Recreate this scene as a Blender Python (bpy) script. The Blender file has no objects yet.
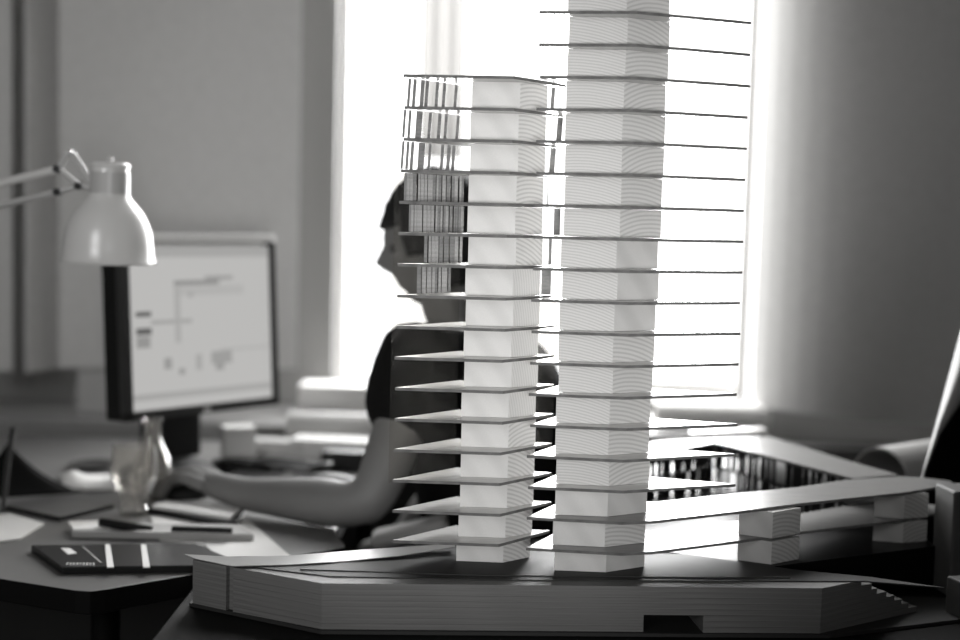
import bpy, bmesh, math, random
from mathutils import Vector, Matrix
random.seed(7)
S = bpy.context.scene
COL = S.collection

# ------------------------------------------------------------------ camera
F = 50.0 / 36.0 * 960.0
EYE = Vector((0, 0, 1.21))
PITCH, ROLL = math.radians(4.3), math.radians(1.4)
fwd = Vector((0, math.cos(PITCH), -math.sin(PITCH)))
up0 = Vector((0, math.sin(PITCH), math.cos(PITCH)))
rt0 = Vector((1, 0, 0))
RT = rt0 * math.cos(ROLL) + up0 * math.sin(ROLL)
UP = up0 * math.cos(ROLL) - rt0 * math.sin(ROLL)
cd = bpy.data.cameras.new('camera')
cam = bpy.data.objects.new('camera', cd)
COL.objects.link(cam)
m = Matrix((RT, UP, -fwd)).transposed().to_4x4()
m.translation = EYE
cam.matrix_world = m
cd.lens = 50; cd.sensor_width = 36; cd.clip_start = 0.02
cd.dof.use_dof = True
cd.dof.focus_distance = 1.60
cd.dof.aperture_fstop = 1.7
S.camera = cam

# ------------------------------------------------------------------ world, light, exposure
W = bpy.data.worlds.new('sky'); S.world = W; W.use_nodes = True
bg = W.node_tree.nodes['Background']
bg.inputs[0].default_value = (1, 1, 1, 1); bg.inputs[1].default_value = 2.2

def area(name, loc, target, sx, sy, power, spread=180):
    l = bpy.data.lights.new(name, 'AREA'); l.shape = 'RECTANGLE'; l.size = sx; l.size_y = sy
    l.energy = power; l.spread = math.radians(spread)
    o = bpy.data.objects.new(name, l); COL.objects.link(o); o.location = loc
    o.rotation_euler = (Vector(target) - Vector(loc)).to_track_quat('-Z', 'Y').to_euler()
    return o
area('daylight_window', (0.05, 3.75, 2.0), (0.0, 2.0, 1.3), 2.4, 2.4, 380)
area('left_blind_fill', (-1.7, -1.3, 2.2), (-1.0, 2.8, 1.7), 1.2, 1.2, 9, 70)  # unseen fill light added to lift the left blind

def spot(name, loc, target, power, deg, radius, blend=1.0):
    l = bpy.data.lights.new(name, 'SPOT'); l.energy = power; l.spot_size = math.radians(deg)
    l.spot_blend = blend; l.shadow_soft_size = radius
    o = bpy.data.objects.new(name, l); COL.objects.link(o); o.location = loc
    o.rotation_euler = (Vector(target) - Vector(loc)).to_track_quat('-Z', 'Y').to_euler()
    return o
spot('tower_fill_spot', (0.14, -0.25, 1.12), (0.02, 1.6, 1.19), 104, 36, 0.16)  # unseen soft spot added in front to light the towers

S.view_settings.view_transform = 'Standard'
S.view_settings.look = 'None'
S.view_settings.exposure = 0.0
S.view_settings.gamma = 1.0
S.view_settings.use_curve_mapping = False

# ------------------------------------------------------------------ helpers
def ray(px, py):
    return fwd + RT * ((px - 480) / F) + UP * ((320 - py) / F)
def P(px, py, Y):
    d = ray(px, py); return EYE + d * (Y / d.y)
def G(px, py, z):
    d = ray(px, py); return EYE + d * ((z - EYE.z) / d.z)
def g2(px, py, z):
    v = G(px, py, z); return (v.x, v.y)
def XY(px, Y, py=215):
    v = P(px, py, Y); return (v.x, v.y)

TINT = (1.0, 0.99, 0.97)
def col(v): return (v * TINT[0], v * TINT[1], v * TINT[2], 1)
def mat(name, v, rough=0.5, spec=0.5, noise=0.0, nscale=20, metal=0.0, emit=0.0, bump=0.0, stretch=(1, 1, 1)):
    M = bpy.data.materials.new(name); M.use_nodes = True
    nt = M.node_tree; b = nt.nodes['Principled BSDF']
    b.inputs['Base Color'].default_value = col(v)
    b.inputs['Roughness'].default_value = rough
    b.inputs['Specular IOR Level'].default_value = spec
    b.inputs['Metallic'].default_value = metal
    if emit:
        b.inputs['Emission Color'].default_value = col(1); b.inputs['Emission Strength'].default_value = emit
    if noise or bump:
        tc = nt.nodes.new('ShaderNodeTexCoord'); mp = nt.nodes.new('ShaderNodeMapping')
        mp.inputs['Scale'].default_value = stretch
        nt.links.new(tc.outputs['Object'], mp.inputs[0])
        n = nt.nodes.new('ShaderNodeTexNoise'); n.inputs['Scale'].default_value = nscale; n.inputs['Detail'].default_value = 6
        nt.links.new(mp.outputs[0], n.inputs['Vector'])
        if noise:
            r = nt.nodes.new('ShaderNodeValToRGB')
            r.color_ramp.elements[0].position = 0.3; r.color_ramp.elements[0].color = col(v * (1 - noise))
            r.color_ramp.elements[1].position = 0.7; r.color_ramp.elements[1].color = col(min(1, v * (1 + noise)))
            nt.links.new(n.outputs['Fac'], r.inputs[0]); nt.links.new(r.outputs[0], b.inputs['Base Color'])
        if bump:
            bp = nt.nodes.new('ShaderNodeBump'); bp.inputs['Strength'].default_value = bump; bp.inputs['Distance'].default_value = 0.001
            nt.links.new(n.outputs['Fac'], bp.inputs['Height']); nt.links.new(bp.outputs[0], b.inputs['Normal'])
    return M

def wood_block_mat(name, lo, hi, scale, cx, cz, rot=(0, 0, 0), rough=0.6):
    M = bpy.data.materials.new(name); M.use_nodes = True
    nt = M.node_tree; b = nt.nodes['Principled BSDF']; b.inputs['Roughness'].default_value = rough
    b.inputs['Specular IOR Level'].default_value = 0.25
    tc = nt.nodes.new('ShaderNodeTexCoord'); oi = nt.nodes.new('ShaderNodeObjectInfo')
    mu = nt.nodes.new('ShaderNodeVectorMath'); mu.operation = 'MULTIPLY_ADD'
    cb = nt.nodes.new('ShaderNodeCombineXYZ')
    for i in range(3): nt.links.new(oi.outputs['Random'], cb.inputs[i])
    mu.inputs[1].default_value = (0.05, 0.09, 0.045)
    nt.links.new(cb.outputs[0], mu.inputs[0]); nt.links.new(tc.outputs['Object'], mu.inputs[2])
    mp = nt.nodes.new('ShaderNodeMapping'); mp.inputs['Location'].default_value = (cx, 0, cz); mp.inputs['Rotation'].default_value = rot
    nt.links.new(mu.outputs[0], mp.inputs[0])
    w = nt.nodes.new('ShaderNodeTexWave'); w.wave_type = 'RINGS'; w.rings_direction = 'Y'
    w.inputs['Scale'].default_value = scale; w.inputs['Distortion'].default_value = 1.2; w.inputs['Detail'].default_value = 2
    w.inputs['Detail Scale'].default_value = 0.6
    nt.links.new(mp.outputs[0], w.inputs['Vector'])
    r = nt.nodes.new('ShaderNodeValToRGB'); r.color_ramp.elements[0].color = col(lo); r.color_ramp.elements[1].color = col(hi)
    r.color_ramp.elements[0].position = 0.0; r.color_ramp.elements[1].position = 0.7
    nt.links.new(w.outputs['Fac'], r.inputs[0])
    n = nt.nodes.new('ShaderNodeTexNoise'); n.inputs['Scale'].default_value = 700
    nt.links.new(tc.outputs['Object'], n.inputs['Vector'])
    mx = nt.nodes.new('ShaderNodeMix'); mx.data_type = 'RGBA'; mx.blend_type = 'MULTIPLY'; mx.inputs[0].default_value = 0.12
    nt.links.new(r.outputs[0], mx.inputs[6]); nt.links.new(n.outputs['Fac'], mx.inputs[7])
    nt.links.new(mx.outputs[2], b.inputs['Base Color'])
    return M

def glass_mat(name, tint=0.9, scratches=0.0, rough=0.05, haze=0.05, edge=0.6):
    M = bpy.data.materials.new(name); M.use_nodes = True
    nt = M.node_tree; nt.nodes.clear()
    out = nt.nodes.new('ShaderNodeOutputMaterial')
    tr = nt.nodes.new('ShaderNodeBsdfTransparent'); tr.inputs[0].default_value = col(tint)
    gl = nt.nodes.new('ShaderNodeBsdfGlossy'); gl.inputs['Roughness'].default_value = rough
    df = nt.nodes.new('ShaderNodeBsdfDiffuse'); df.inputs[0].default_value = col(0.75)
    m1 = nt.nodes.new('ShaderNodeMixShader'); m2 = nt.nodes.new('ShaderNodeMixShader')
    lw = nt.nodes.new('ShaderNodeLayerWeight'); lw.inputs[0].default_value = 0.5
    pw = nt.nodes.new('ShaderNodeMath'); pw.operation = 'POWER'; pw.inputs[1].default_value = 3.0
    ma_ = nt.nodes.new('ShaderNodeMath'); ma_.operation = 'MULTIPLY_ADD'; ma_.inputs[1].default_value = edge; ma_.inputs[2].default_value = 0.012 if edge < 0.5 else 0.03
    nt.links.new(lw.outputs['Facing'], pw.inputs[0]); nt.links.new(pw.outputs[0], ma_.inputs[0])
    nt.links.new(ma_.outputs[0], m1.inputs[0]); nt.links.new(tr.outputs[0], m1.inputs[1]); nt.links.new(gl.outputs[0], m1.inputs[2])
    nt.links.new(m1.outputs[0], m2.inputs[1]); nt.links.new(df.outputs[0], m2.inputs[2])
    m2.inputs[0].default_value = haze
    if scratches:
        tc = nt.nodes.new('ShaderNodeTexCoord')
        n = nt.nodes.new('ShaderNodeTexNoise'); n.inputs['Scale'].default_value = 260; n.inputs['Detail'].default_value = 6; n.inputs['Roughness'].default_value = 0.7
        nt.links.new(tc.outputs['Object'], n.inputs['Vector'])
        r = nt.nodes.new('ShaderNodeValToRGB')
        r.color_ramp.elements[0].position = 0.66; r.color_ramp.elements[0].color = (haze, haze, haze, 1)
        r.color_ramp.elements[1].position = 0.75; r.color_ramp.elements[1].color = (scratches, scratches, scratches, 1)
        nt.links.new(n.outputs['Fac'], r.inputs[0]); nt.links.new(r.outputs[0], m2.inputs[0])
    nt.links.new(m2.outputs[0], out.inputs[0])
    return M

class MB:
    def __init__(s): s.bm = bmesh.new()
    def prism(s, pts, z0, z1):
        a = [s.bm.verts.new((p[0], p[1], z0)) for p in pts]; b = [s.bm.verts.new((p[0], p[1], z1)) for p in pts]
        n = len(pts)
        s.bm.faces.new(b); s.bm.faces.new(a[::-1])
        for i in range(n): s.bm.faces.new((a[i], a[(i + 1) % n], b[(i + 1) % n], b[i]))
        return s
    def box(s, c, d, rz=0, rx=0, ry=0):
        M = Matrix.Translation(c) @ Matrix.Rotation(rz, 4, 'Z') @ Matrix.Rotation(ry, 4, 'Y') @ Matrix.Rotation(rx, 4, 'X') @ Matrix.Diagonal((d[0], d[1], d[2], 1))
        bmesh.ops.create_cube(s.bm, size=1, matrix=M); return s
    def tube(s, pts, r, seg=12, caps=True):
        pts = [Vector(p) for p in pts]; rr = r if isinstance(r, (list, tuple)) else [r] * len(pts)
        rings = []; prev = None
        for i, p in enumerate(pts):
            t = (pts[min(i + 1, len(pts) - 1)] - pts[max(i - 1, 0)]).normalized()
            if prev is None:
                a = Vector((0, 0, 1)) if abs(t.z) < 0.9 else Vector((1, 0, 0)); u = t.cross(a).normalized()
            else: u = (prev - t * prev.dot(t)).normalized()
            prev = u; v = t.cross(u)
            rings.append([s.bm.verts.new(p + (u * math.cos(2 * math.pi * k / seg) + v * math.sin(2 * math.pi * k / seg)) * rr[i]) for k in range(seg)])
        for a, b in zip(rings, rings[1:]):
            for k in range(seg): s.bm.faces.new((a[k], a[(k + 1) % seg], b[(k + 1) % seg], b[k]))
        if caps: s.bm.faces.new(rings[0][::-1]); s.bm.faces.new(rings[-1])
        return s
    def lathe(s, prof, c=(0, 0, 0), seg=40, close=False):
        rings = []
        for r, z in prof:
            rings.append([s.bm.verts.new((c[0] + r * math.cos(2 * math.pi * k / seg), c[1] + r * math.sin(2 * math.pi * k / seg), c[2] + z)) for k in range(seg)])
        prs = list(zip(rings, rings[1:]))
        if close: prs.append((rings[-1], rings[0]))
        for a, b in prs:
            for k in range(seg): s.bm.faces.new((a[k], a[(k + 1) % seg], b[(k + 1) % seg], b[k]))
        if not close:
            s.bm.faces.new(rings[0][::-1]); s.bm.faces.new(rings[-1])
        return s
    def sphere(s, c, d, rz=0):
        M = Matrix.Translation(c) @ Matrix.Rotation(rz, 4, 'Z') @ Matrix.Diagonal((d[0], d[1], d[2], 1))
        bmesh.ops.create_uvsphere(s.bm, u_segments=24, v_segments=14, radius=1, matrix=M); return s
    def sheet(s, fn, nu, nv, th):
        # curved sheet with thickness; fn(u,v)->Vector
        g = [[Vector(fn(i / nu, j / nv)) for j in range(nv + 1)] for i in range(nu + 1)]
        nrm = [[None] * (nv + 1) for _ in range(nu + 1)]
        for i in range(nu + 1):
            for j in range(nv + 1):
                a = g[min(i + 1, nu)][j] - g[max(i - 1, 0)][j]; b = g[i][min(j + 1, nv)] - g[i][max(j - 1, 0)]
                nrm[i][j] = a.cross(b).normalized()
        A = [[s.bm.verts.new(g[i][j]) for j in range(nv + 1)] for i in range(nu + 1)]
        B = [[s.bm.verts.new(g[i][j] - nrm[i][j] * th) for j in range(nv + 1)] for i in range(nu + 1)]
        for i in range(nu):
            for j in range(nv):
                s.bm.faces.new((A[i][j], A[i + 1][j], A[i + 1][j + 1], A[i][j + 1]))
                s.bm.faces.new((B[i][j], B[i][j + 1], B[i + 1][j + 1], B[i + 1][j]))
        for i in range(nu):
            s.bm.faces.new((A[i][0], B[i][0], B[i + 1][0], A[i + 1][0])); s.bm.faces.new((A[i][nv], A[i + 1][nv], B[i + 1][nv], B[i][nv]))
        for j in range(nv):
            s.bm.faces.new((A[0][j], A[0][j + 1], B[0][j + 1], B[0][j])); s.bm.faces.new((A[nu][j], B[nu][j], B[nu][j + 1], A[nu][j + 1]))
        return s
    def build(s, name, material, parent=None, smooth=False, bevel=0.0, origin=None, edge=None):

        bmesh.ops.recalc_face_normals(s.bm, faces=s.bm.faces[:])
        me = bpy.data.meshes.new(name)
        org = Vector(origin) if origin is not None else Vector((0, 0, 0))
        if origin is None:
            xs = [v.co for v in s.bm.verts]
            lo = Vector([min(v[i] for v in xs) for i in range(3)]); hi = Vector([max(v[i] for v in xs) for i in range(3)])
            org = Vector(((lo.x + hi.x) / 2, (lo.y + hi.y) / 2, lo.z))
        for v in s.bm.verts: v.co -= org
        s.bm.to_mesh(me); s.bm.free()
        me.materials.append(material)
        if edge:
            me.materials.append(edge)
            for p in me.polygons:
                if abs(p.normal.z) < 0.5: p.material_index = 1
        o = bpy.data.objects.new(name, me); COL.objects.link(o)
        o.location = org
        if parent:
            o.parent = parent
            o.location = org - wloc(parent)
        if smooth:
            for p in me.polygons: p.use_smooth = True
            if smooth == 'auto':
                me.set_sharp_from_angle(angle=math.radians(38))
        if bevel:
            b = o.modifiers.new('bevel', 'BEVEL'); b.width = bevel; b.segments = 2; b.limit_method = 'ANGLE'
        return o
def wloc(o):
    v = Vector(o.location)
    while o.parent: o = o.parent; v += Vector(o.location)
    return v
def thing(name, label, cat, loc, group=None):
    o = bpy.data.objects.new(name, None); COL.objects.link(o); o.location = loc; o.empty_display_size = 0.05
    o['label'] = label; o['category'] = cat
    if group: o['group'] = group
    return o
def tag(o, label, cat, group=None):
    o['label'] = label; o['category'] = cat
    if group: o['group'] = group
    return o
def struct(o): o['kind'] = 'structure'; return o

# ------------------------------------------------------------------ materials
M_wall = mat('wall_paint', 0.24, 0.9, 0.2, 0.05, 3)
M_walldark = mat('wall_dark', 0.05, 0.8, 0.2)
M_panel = mat('blind_fabric', 0.48, 0.85, 0.1, 0.04, 60)
M_floor = mat('floor_lino', 0.05, 0.6, 0.3, 0.2, 6)
M_ceil = mat('ceiling_paint', 0.14, 0.9, 0.2)
M_frame = mat('window_paint', 0.75, 0.5, 0.4)
M_ledge = mat('ledge_laminate', 0.20, 0.45, 0.4, 0.08, 8)
M_desk = mat('desk_laminate', 0.15, 0.34, 0.45, 0.06, 12)
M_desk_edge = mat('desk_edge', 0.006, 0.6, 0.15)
M_table = mat('dark_table', 0.005, 0.5, 0.08, 0.2, 10)
M_podium = mat('black_podium', 0.006, 0.34, 0.12)
M_card = mat('layered_card', 0.17, 0.55, 0.3, 0.18, 9, stretch=(1, 1, 60))
M_cardtop = mat('card_top', 0.035, 0.55, 0.14, 0.2, 14)
M_underboard = mat('under_board', 0.03, 0.6, 0.3)
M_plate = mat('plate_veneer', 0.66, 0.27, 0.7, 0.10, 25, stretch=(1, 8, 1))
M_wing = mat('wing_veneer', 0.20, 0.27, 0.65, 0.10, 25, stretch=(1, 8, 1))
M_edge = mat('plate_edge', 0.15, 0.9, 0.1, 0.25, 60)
M_fin = mat('fin_grey', 0.13, 0.5, 0.4, 0.4, 90, stretch=(1, 1, 3))
M_finl = mat('fin_pale', 0.26, 0.5, 0.4, 0.35, 120, stretch=(1, 1, 2))
M_finblack = mat('fin_black', 0.008, 0.5, 0.3)
M_plain = wood_block_mat('pine_plain', 0.64, 0.70, 9, 0.3, 0.2, (0.0, 0.0, 0.0))
M_lined = wood_block_mat('pine_lined', 0.52, 0.66, 90, 0.04, 0.16, (0.0, 0.0, 0.0))
M_arcA = wood_block_mat('pine_end_grain_a', 0.56, 0.74, 62, -0.035, 0.05, (0.0, 0.0, math.radians(-43)))
M_arcA2 = wood_block_mat('pine_end_grain_b', 0.62, 0.72, 80, 0.12, 0.002, (0.0, 0.0, math.radians(-43)))
M_arcB = wood_block_mat('pine_end_grain_c', 0.50, 0.66, 62, -0.045, 0.06, (0.0, 0.0, math.radians(-55)))
M_sideB = wood_block_mat('pine_side', 0.55, 0.62, 9, 0.3, 0.2)
M_plexi = glass_mat('scratched_acrylic', 0.93, 0.34, 0.06, 0.008, 0.04)
M_glass = glass_mat('drinking_glass', 0.95, 0.0, 0.02, 0.08, 1.2)
M_white = mat('white_enamel', 0.62, 0.25, 0.6)
M_lampgrey = mat('lamp_grey', 0.42, 0.35, 0.5)
M_black = mat('black_plastic', 0.006, 0.5, 0.25)
M_dark = mat('dark_plastic', 0.03, 0.35, 0.4)
M_silver = mat('silver_plastic', 0.42, 0.35, 0.5)
M_paper = mat('white_paper', 0.70, 0.7, 0.2, 0.03, 10)
M_paperm = mat('toned_white_paper', 0.42, 0.7, 0.2, 0.04, 10)  # white paper, darkened in colour to offset the window light
M_paperg = mat('grey_paper', 0.35, 0.7, 0.2, 0.05, 10)
M_skin = mat('skin', 0.15, 0.55, 0.3, 0.06, 12)
M_shirt = mat('black_cotton', 0.006, 0.9, 0.1)
M_hair = mat('dark_hair', 0.01, 0.6, 0.3)
M_eye = mat('eye', 0.05, 0.4, 0.3)
M_trousers = mat('dark_denim', 0.02, 0.9, 0.1)
M_cover = mat('planner_cover', 0.008, 0.35, 0.3)

# ------------------------------------------------------------------ room shell
BW = 3.20
wl = P(335, 215, BW).x; wr = P(757, 215, BW).x; sill = 0.785
def wallbox(name, x0, x1, y0, y1, z0, z1, m):
    return struct(MB().box(((x0 + x1) / 2, (y0 + y1) / 2, (z0 + z1) / 2), (x1 - x0, y1 - y0, z1 - z0)).build(name, m))
wallbox('floor', -2.6, 2.6, -2.6, 3.45, -0.05, 0, M_floor)
wallbox('ceiling', -2.6, 2.6, -2.6, 3.45, 2.9, 2.95, M_ceil)
bk = MB()
def seg(x0, x1, z0, z1): bk.box(((x0 + x1) / 2, BW + 0.03, (z0 + z1) / 2), (x1 - x0, 0.06, z1 - z0))
seg(-2.6, wl, 0, 2.9); seg(wr + 0.02, 2.6, 0, 2.9); seg(wl, wr + 0.02, 0, sill); seg(wl, wr + 0.02, 2.7, 2.9)
struct(bk.build('wall_back', mat('wall_back_paint', 0.27, 0.9, 0.2)))
wallbox('wall_left', -2.65, -2.6, -2.6, 3.4, 0, 2.9, M_wall)
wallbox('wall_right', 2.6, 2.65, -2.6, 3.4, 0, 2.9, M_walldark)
wallbox('wall_front', -2.6, 2.6, -2.65, -2.6, 0, 2.9, M_wall)
# window frame
wf = MB()
for x in (wl + 0.02, wr): wf.box((x - 0.012, BW + 0.085, (sill + 2.7) / 2), (0.03, 0.05, 2.7 - sill))
wf.box(((wl + wr) / 2, BW + 0.12, sill + 0.02), (wr - wl, 0.06, 0.04))
wf.box(((wl + wr) / 2, BW + 0.12, 2.68), (wr - wl, 0.06, 0.04))
struct(wf.build('window_1', M_frame, bevel=0.004))
# ledge under the window
LZ = 0.757
lx0, lx1 = -1.9, P(772, 415, 2.86).x
ld = MB().box(((lx0 + lx1) / 2, 3.02, LZ - 0.024), (lx1 - lx0, 0.32, 0.048)).build('trim_1', M_ledge, bevel=0.01); struct(ld)
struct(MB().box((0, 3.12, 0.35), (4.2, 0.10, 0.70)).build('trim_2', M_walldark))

# hanging fabric panels either side of the window
def hang(name, pts, z0, z1, material, label):
    n = len(pts) - 1
    def fn(u, v):
        t = u * n; i = min(int(t), n - 1); f = t - i
        a, b = pts[i], pts[i + 1]
        return Vector((a[0] + (b[0] - a[0]) * f, a[1] + (b[1] - a[1]) * f, z0 + (z1 - z0) * v))
    o = MB().sheet(fn, n * 3, 4, 0.006).build(name, material, smooth='auto')
    return tag(o, label, 'blind')
xR = P(757, 215, 2.99).x - .018
right_pts = [(xR + .62 - .62 * math.cos(t), 3.06 - .36 * math.sin(t)) for t in [math.radians(14 + q * 6) for q in range(16)]]
hang('fabric_blind', right_pts, 0.81, 2.7, M_panel, 'wide plain fabric blind bowing out right of the bright window, darkening to the right')
xL = P(301, 215, 3.02).x; xLL = P(29, 215, 2.80).x
c0 = math.cos(math.radians(42)); s0 = math.sin(math.radians(42))
left_pts = [(xL - .95 * c0 + .95 * math.cos(t), 2.99 - .30 * (math.sin(t) - s0)) for t in [math.radians(42 + q * 4) for q in range(13)]]
left_pts = [p for p in left_pts if p[0] > xLL] + [(xLL, 2.79)]
hang('fabric_blind', left_pts[::-1], 0.865, 2.7, M_panel, 'wide plain fabric blind hanging behind the desk lamp and monitor')
hang('fabric_blind', [XY(-90, 2.81), XY(12, 2.82)], 0.865, 2.7, M_panel, 'fabric blind at the far left edge, only a narrow strip of it in view')
# narrow translucent strip added in place of the blurred window mullion
def fs(u, v):
    x = P(418 + 44 * u, 200, 3.14).x
    return Vector((x, 3.14 + 0.012 * math.sin(u * 16), 1.35 + 1.3 * v))
M_mullion = bpy.data.materials.new('mullion_translucent'); M_mullion.use_nodes = True
_nt = M_mullion.node_tree; _nt.nodes.clear(); _o = _nt.nodes.new('ShaderNodeOutputMaterial')
_a = _nt.nodes.new('ShaderNodeBsdfTransparent'); _b = _nt.nodes.new('ShaderNodeBsdfTranslucent'); _b.inputs[0].default_value = col(0.25)
_m = _nt.nodes.new('ShaderNodeMixShader'); _m.inputs[0].default_value = 0.95
_nt.links.new(_a.outputs[0], _m.inputs[1]); _nt.links.new(_b.outputs[0], _m.inputs[2]); _nt.links.new(_m.outputs[0], _o.inputs[0])
tag(MB().sheet(fs, 24, 6, 0.001).build('mullion_strip', M_mullion, smooth=True), 'narrow translucent strip standing in for a blurred mullion in the bright window above the left tower', 'mullion')

# ------------------------------------------------------------------ tables
DZ = 0.74
desk = thing('office_desk', 'grey laminate desk under the monitor, glass and papers', 'desk', (-0.6, 2.3, 0))
e0 = g2(90, 592, DZ); e1 = g2(345, 547, DZ); eL = g2(0, 578, DZ)
eL2 = (eL[0] + (eL[0] - e0[0]) * 5, eL[1] + (eL[1] - e0[1]) * 5)
cor = [g2(75, 590.5, DZ), g2(90, 591.5, DZ), g2(105, 589.5, DZ)]
poly = [eL2, cor[0], cor[1], cor[2], e1, (e1[0] - 0.003, e1[1] + 0.02), (e1[0] - 0.025, e1[1] + 0.09), (-0.20, 2.74), (-1.6, 2.74)]
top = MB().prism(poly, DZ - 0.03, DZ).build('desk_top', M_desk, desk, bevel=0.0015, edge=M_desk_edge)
for x, y in ((-1.35, 2.0), (-1.35, 2.65), (-0.22, 2.65), (-0.5, 1.78)):
    MB().tube([(x, y, 0), (x, y, DZ - 0.03)], 0.02).build('leg', M_desk_edge, desk, smooth='auto')
BZ = DZ - 0.008            # the work table is a little lower than the desk
tb = thing('work_table', 'black work table carrying the layered model base and towers', 'table', (0.5, 1.65, 0))
MB().prism([(-0.36, 1.30), (1.35, 1.30), (1.35, 1.98), (-0.02, 1.98), (-0.36, 1.70)], BZ - 0.03, BZ).build('table_top', M_table, tb, bevel=0.003)
for x, y in ((-0.28, 1.4), (0.0, 1.9), (1.25, 1.4), (1.25, 1.9)):
    MB().tube([(x, y, 0), (x, y, BZ - 0.03)], 0.025).build('leg', M_desk_edge, tb, smooth='auto')
tc_ = thing('side_table', 'black side table behind the wing, under the paper roll at the right', 'table', (0.9, 2.3, 0))
MB().prism([(0.37, 1.985), (1.35, 1.985), (1.35, 2.66), (0.37, 2.66)], BZ - 0.03, BZ).build('table_top', M_table, tc_, bevel=0.003)
for x, y in ((0.42, 2.05), (0.42, 2.6), (1.3, 2.05), (1.3, 2.6)):
    MB().tube([(x, y, 0), (x, y, BZ - 0.03)], 0.025).build('leg', M_desk_edge, tc_, smooth='auto')

# ------------------------------------------------------------------ layered base of the model
ZB = 0.79
base = thing('model_base', 'layered card base with stepped right end under the two towers', 'base', (0.05, 1.6, BZ))
a = g2(193, 559.5, ZB); b_ = g2(229, 566.5, ZB); c_ = g2(322, 583, ZB); d_ = g2(822, 588, ZB)
MB().prism([(a[0] - 0.004, a[1]), (c_[0], c_[1] - 0.006), (d_[0] + 0.01, d_[1] - 0.006), g2(960, 616, DZ), (0.62, 1.70), (0.1, 1.70), (-0.34, 1.70)], BZ, BZ + 0.004).build('bottom_board', M_underboard, base)
NL = 8; LT = (ZB - BZ - 0.004) / NL
def lerp(p, q, t): return (p[0] + (q[0] - p[0]) * t, p[1] + (q[1] - p[1]) * t)
dB = (0.393, 1.52)
dB = (d_[0], d_[1])
for i in range(NL):
    z0 = BZ + 0.004 + i * LT; j = random.uniform(-0.0005, 0.0005)
    t = 1.0 - 0.6 * i / (NL - 1) + random.uniform(-.02, .02)
    tr = (dB[0] + 0.147 * t, dB[1] + 0.10 * t)
    pts = [(a[0], a[1] + j), (lerp(a, b_, 0.93)[0], lerp(a, b_, 0.93)[1] + j), (lerp(a, b_, 0.95)[0] + 0.002, lerp(a, b_, 0.95)[1] + 0.006), (lerp(b_, c_, 0.03)[0] + 0.002, lerp(b_, c_, 0.03)[1] + 0.006), (lerp(b_, c_, 0.05)[0], lerp(b_, c_, 0.05)[1] + j),
           (c_[0], c_[1] + j)]
    if i < 3:
        n0 = P(646, 622, 1.5).x; n1 = P(707, 622, 1.5).x
        yy = c_[1] + (d_[1] - c_[1]) * (n0 - c_[0]) / (d_[0] - c_[0])
        pts += [(n0, yy + j), (n0 + .002, yy + 0.08), (n1 - 0.008, yy + 0.08), (n1, yy + j + 0.002)]
    pts += [(d_[0], d_[1] + j), tr, (tr[0] - 0.006, tr[1] + 0.012), g2(795, 573.5, ZB), g2(688, 557, ZB), g2(560, 551, ZB), g2(450, 547, ZB), g2(345, 556, ZB), g2(240, 556, ZB), g2(196, 557.5, ZB)]
    MB().prism(pts, z0, z0 + LT - 0.0002).build('board_layer', M_card, base)
# thin inset top sheets with the long right tip
t1 = [g2(240, 566.5, ZB), g2(330, 577, ZB), g2(480, 580.5, ZB), g2(700, 581.5, ZB), g2(800, 582, ZB), g2(866, 582, ZB), g2(945, 588.5, ZB), g2(868, 577.5, ZB), g2(795, 570.5, ZB), g2(688, 555, ZB), g2(560, 552, ZB), g2(450, 548, ZB), g2(345, 558, ZB)]
MB().prism(t1, ZB - 0.0004, ZB + 0.0012).build('top_sheet', M_cardtop, base)
ZT = ZB + 0.0012
t2 = [g2(300, 571, ZB), g2(480, 577, ZB), g2(700, 579, ZB), g2(790, 579.5, ZB), g2(780, 571, ZB), g2(688, 556.5, ZB), g2(560, 553, ZB), g2(455, 549, ZB), g2(380, 558, ZB)]
ZT2 = ZT + 0.0012
MB().prism(t2, ZT, ZT2).build('top_sheet', M_cardtop, base)
# curling strip of card along the left of the base
A0 = G(197, 560, ZT); 
lowp = [(195, 558.5, 1.583), (232, 566, 1.555), (290, 564.5, 1.57), (345, 561, 1.59), (400, 555.5, 1.61), (456, 546.5, 1.645)]
topp = [(184, 554, 1.62), (236, 557, 1.60), (290, 555.5, 1.61), (345, 551, 1.63), (400, 547, 1.645), (452, 543.5, 1.665)]
def fstrip(u, v):
    t = u * 5; i = min(int(t), 4); f = t - i
    def ip(L):
        q = [L[i][k] + (L[i + 1][k] - L[i][k]) * f for k in range(3)]
        return P(*q)
    return ip(lowp).lerp(ip(topp), v)
M_cardpale = mat('pale_card', 0.26, 0.32, 0.6)
tag(MB().sheet(fstrip, 30, 4, 0.0009).build('card_strip', M_cardpale, smooth='auto'), 'long pale curling card strip lying on the left end of the layered base', 'card')

# ------------------------------------------------------------------ levels
ZP = 1.21 - 0.387          # top of the lowest floor plate
DL = 0.0370
PT = 0.0039
def lvl(k): return ZP + DL * k

def blk(poly, z0, z1, jx, jy, rz, mats, parent, shrink=0.0002):
    cx = sum(p[0] for p in poly) / len(poly); cy = sum(p[1] for p in poly) / len(poly)
    c, s = math.cos(rz), math.sin(rz)
    pts = [(cx + jx + (p[0] - cx) * c - (p[1] - cy) * s, cy + jy + (p[0] - cx) * s + (p[1] - cy) * c) for p in poly]
    o = MB().prism(pts, z0 + shrink, z1 - shrink).build('core_block', mats[0], parent, bevel=0.0004)
    for m_ in mats[1:]: o.data.materials.append(m_)
    for p in o.data.polygons:
        if p.normal.y < -0.2 and p.normal.x > 0.25: p.material_index = 1
    return o

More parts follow.
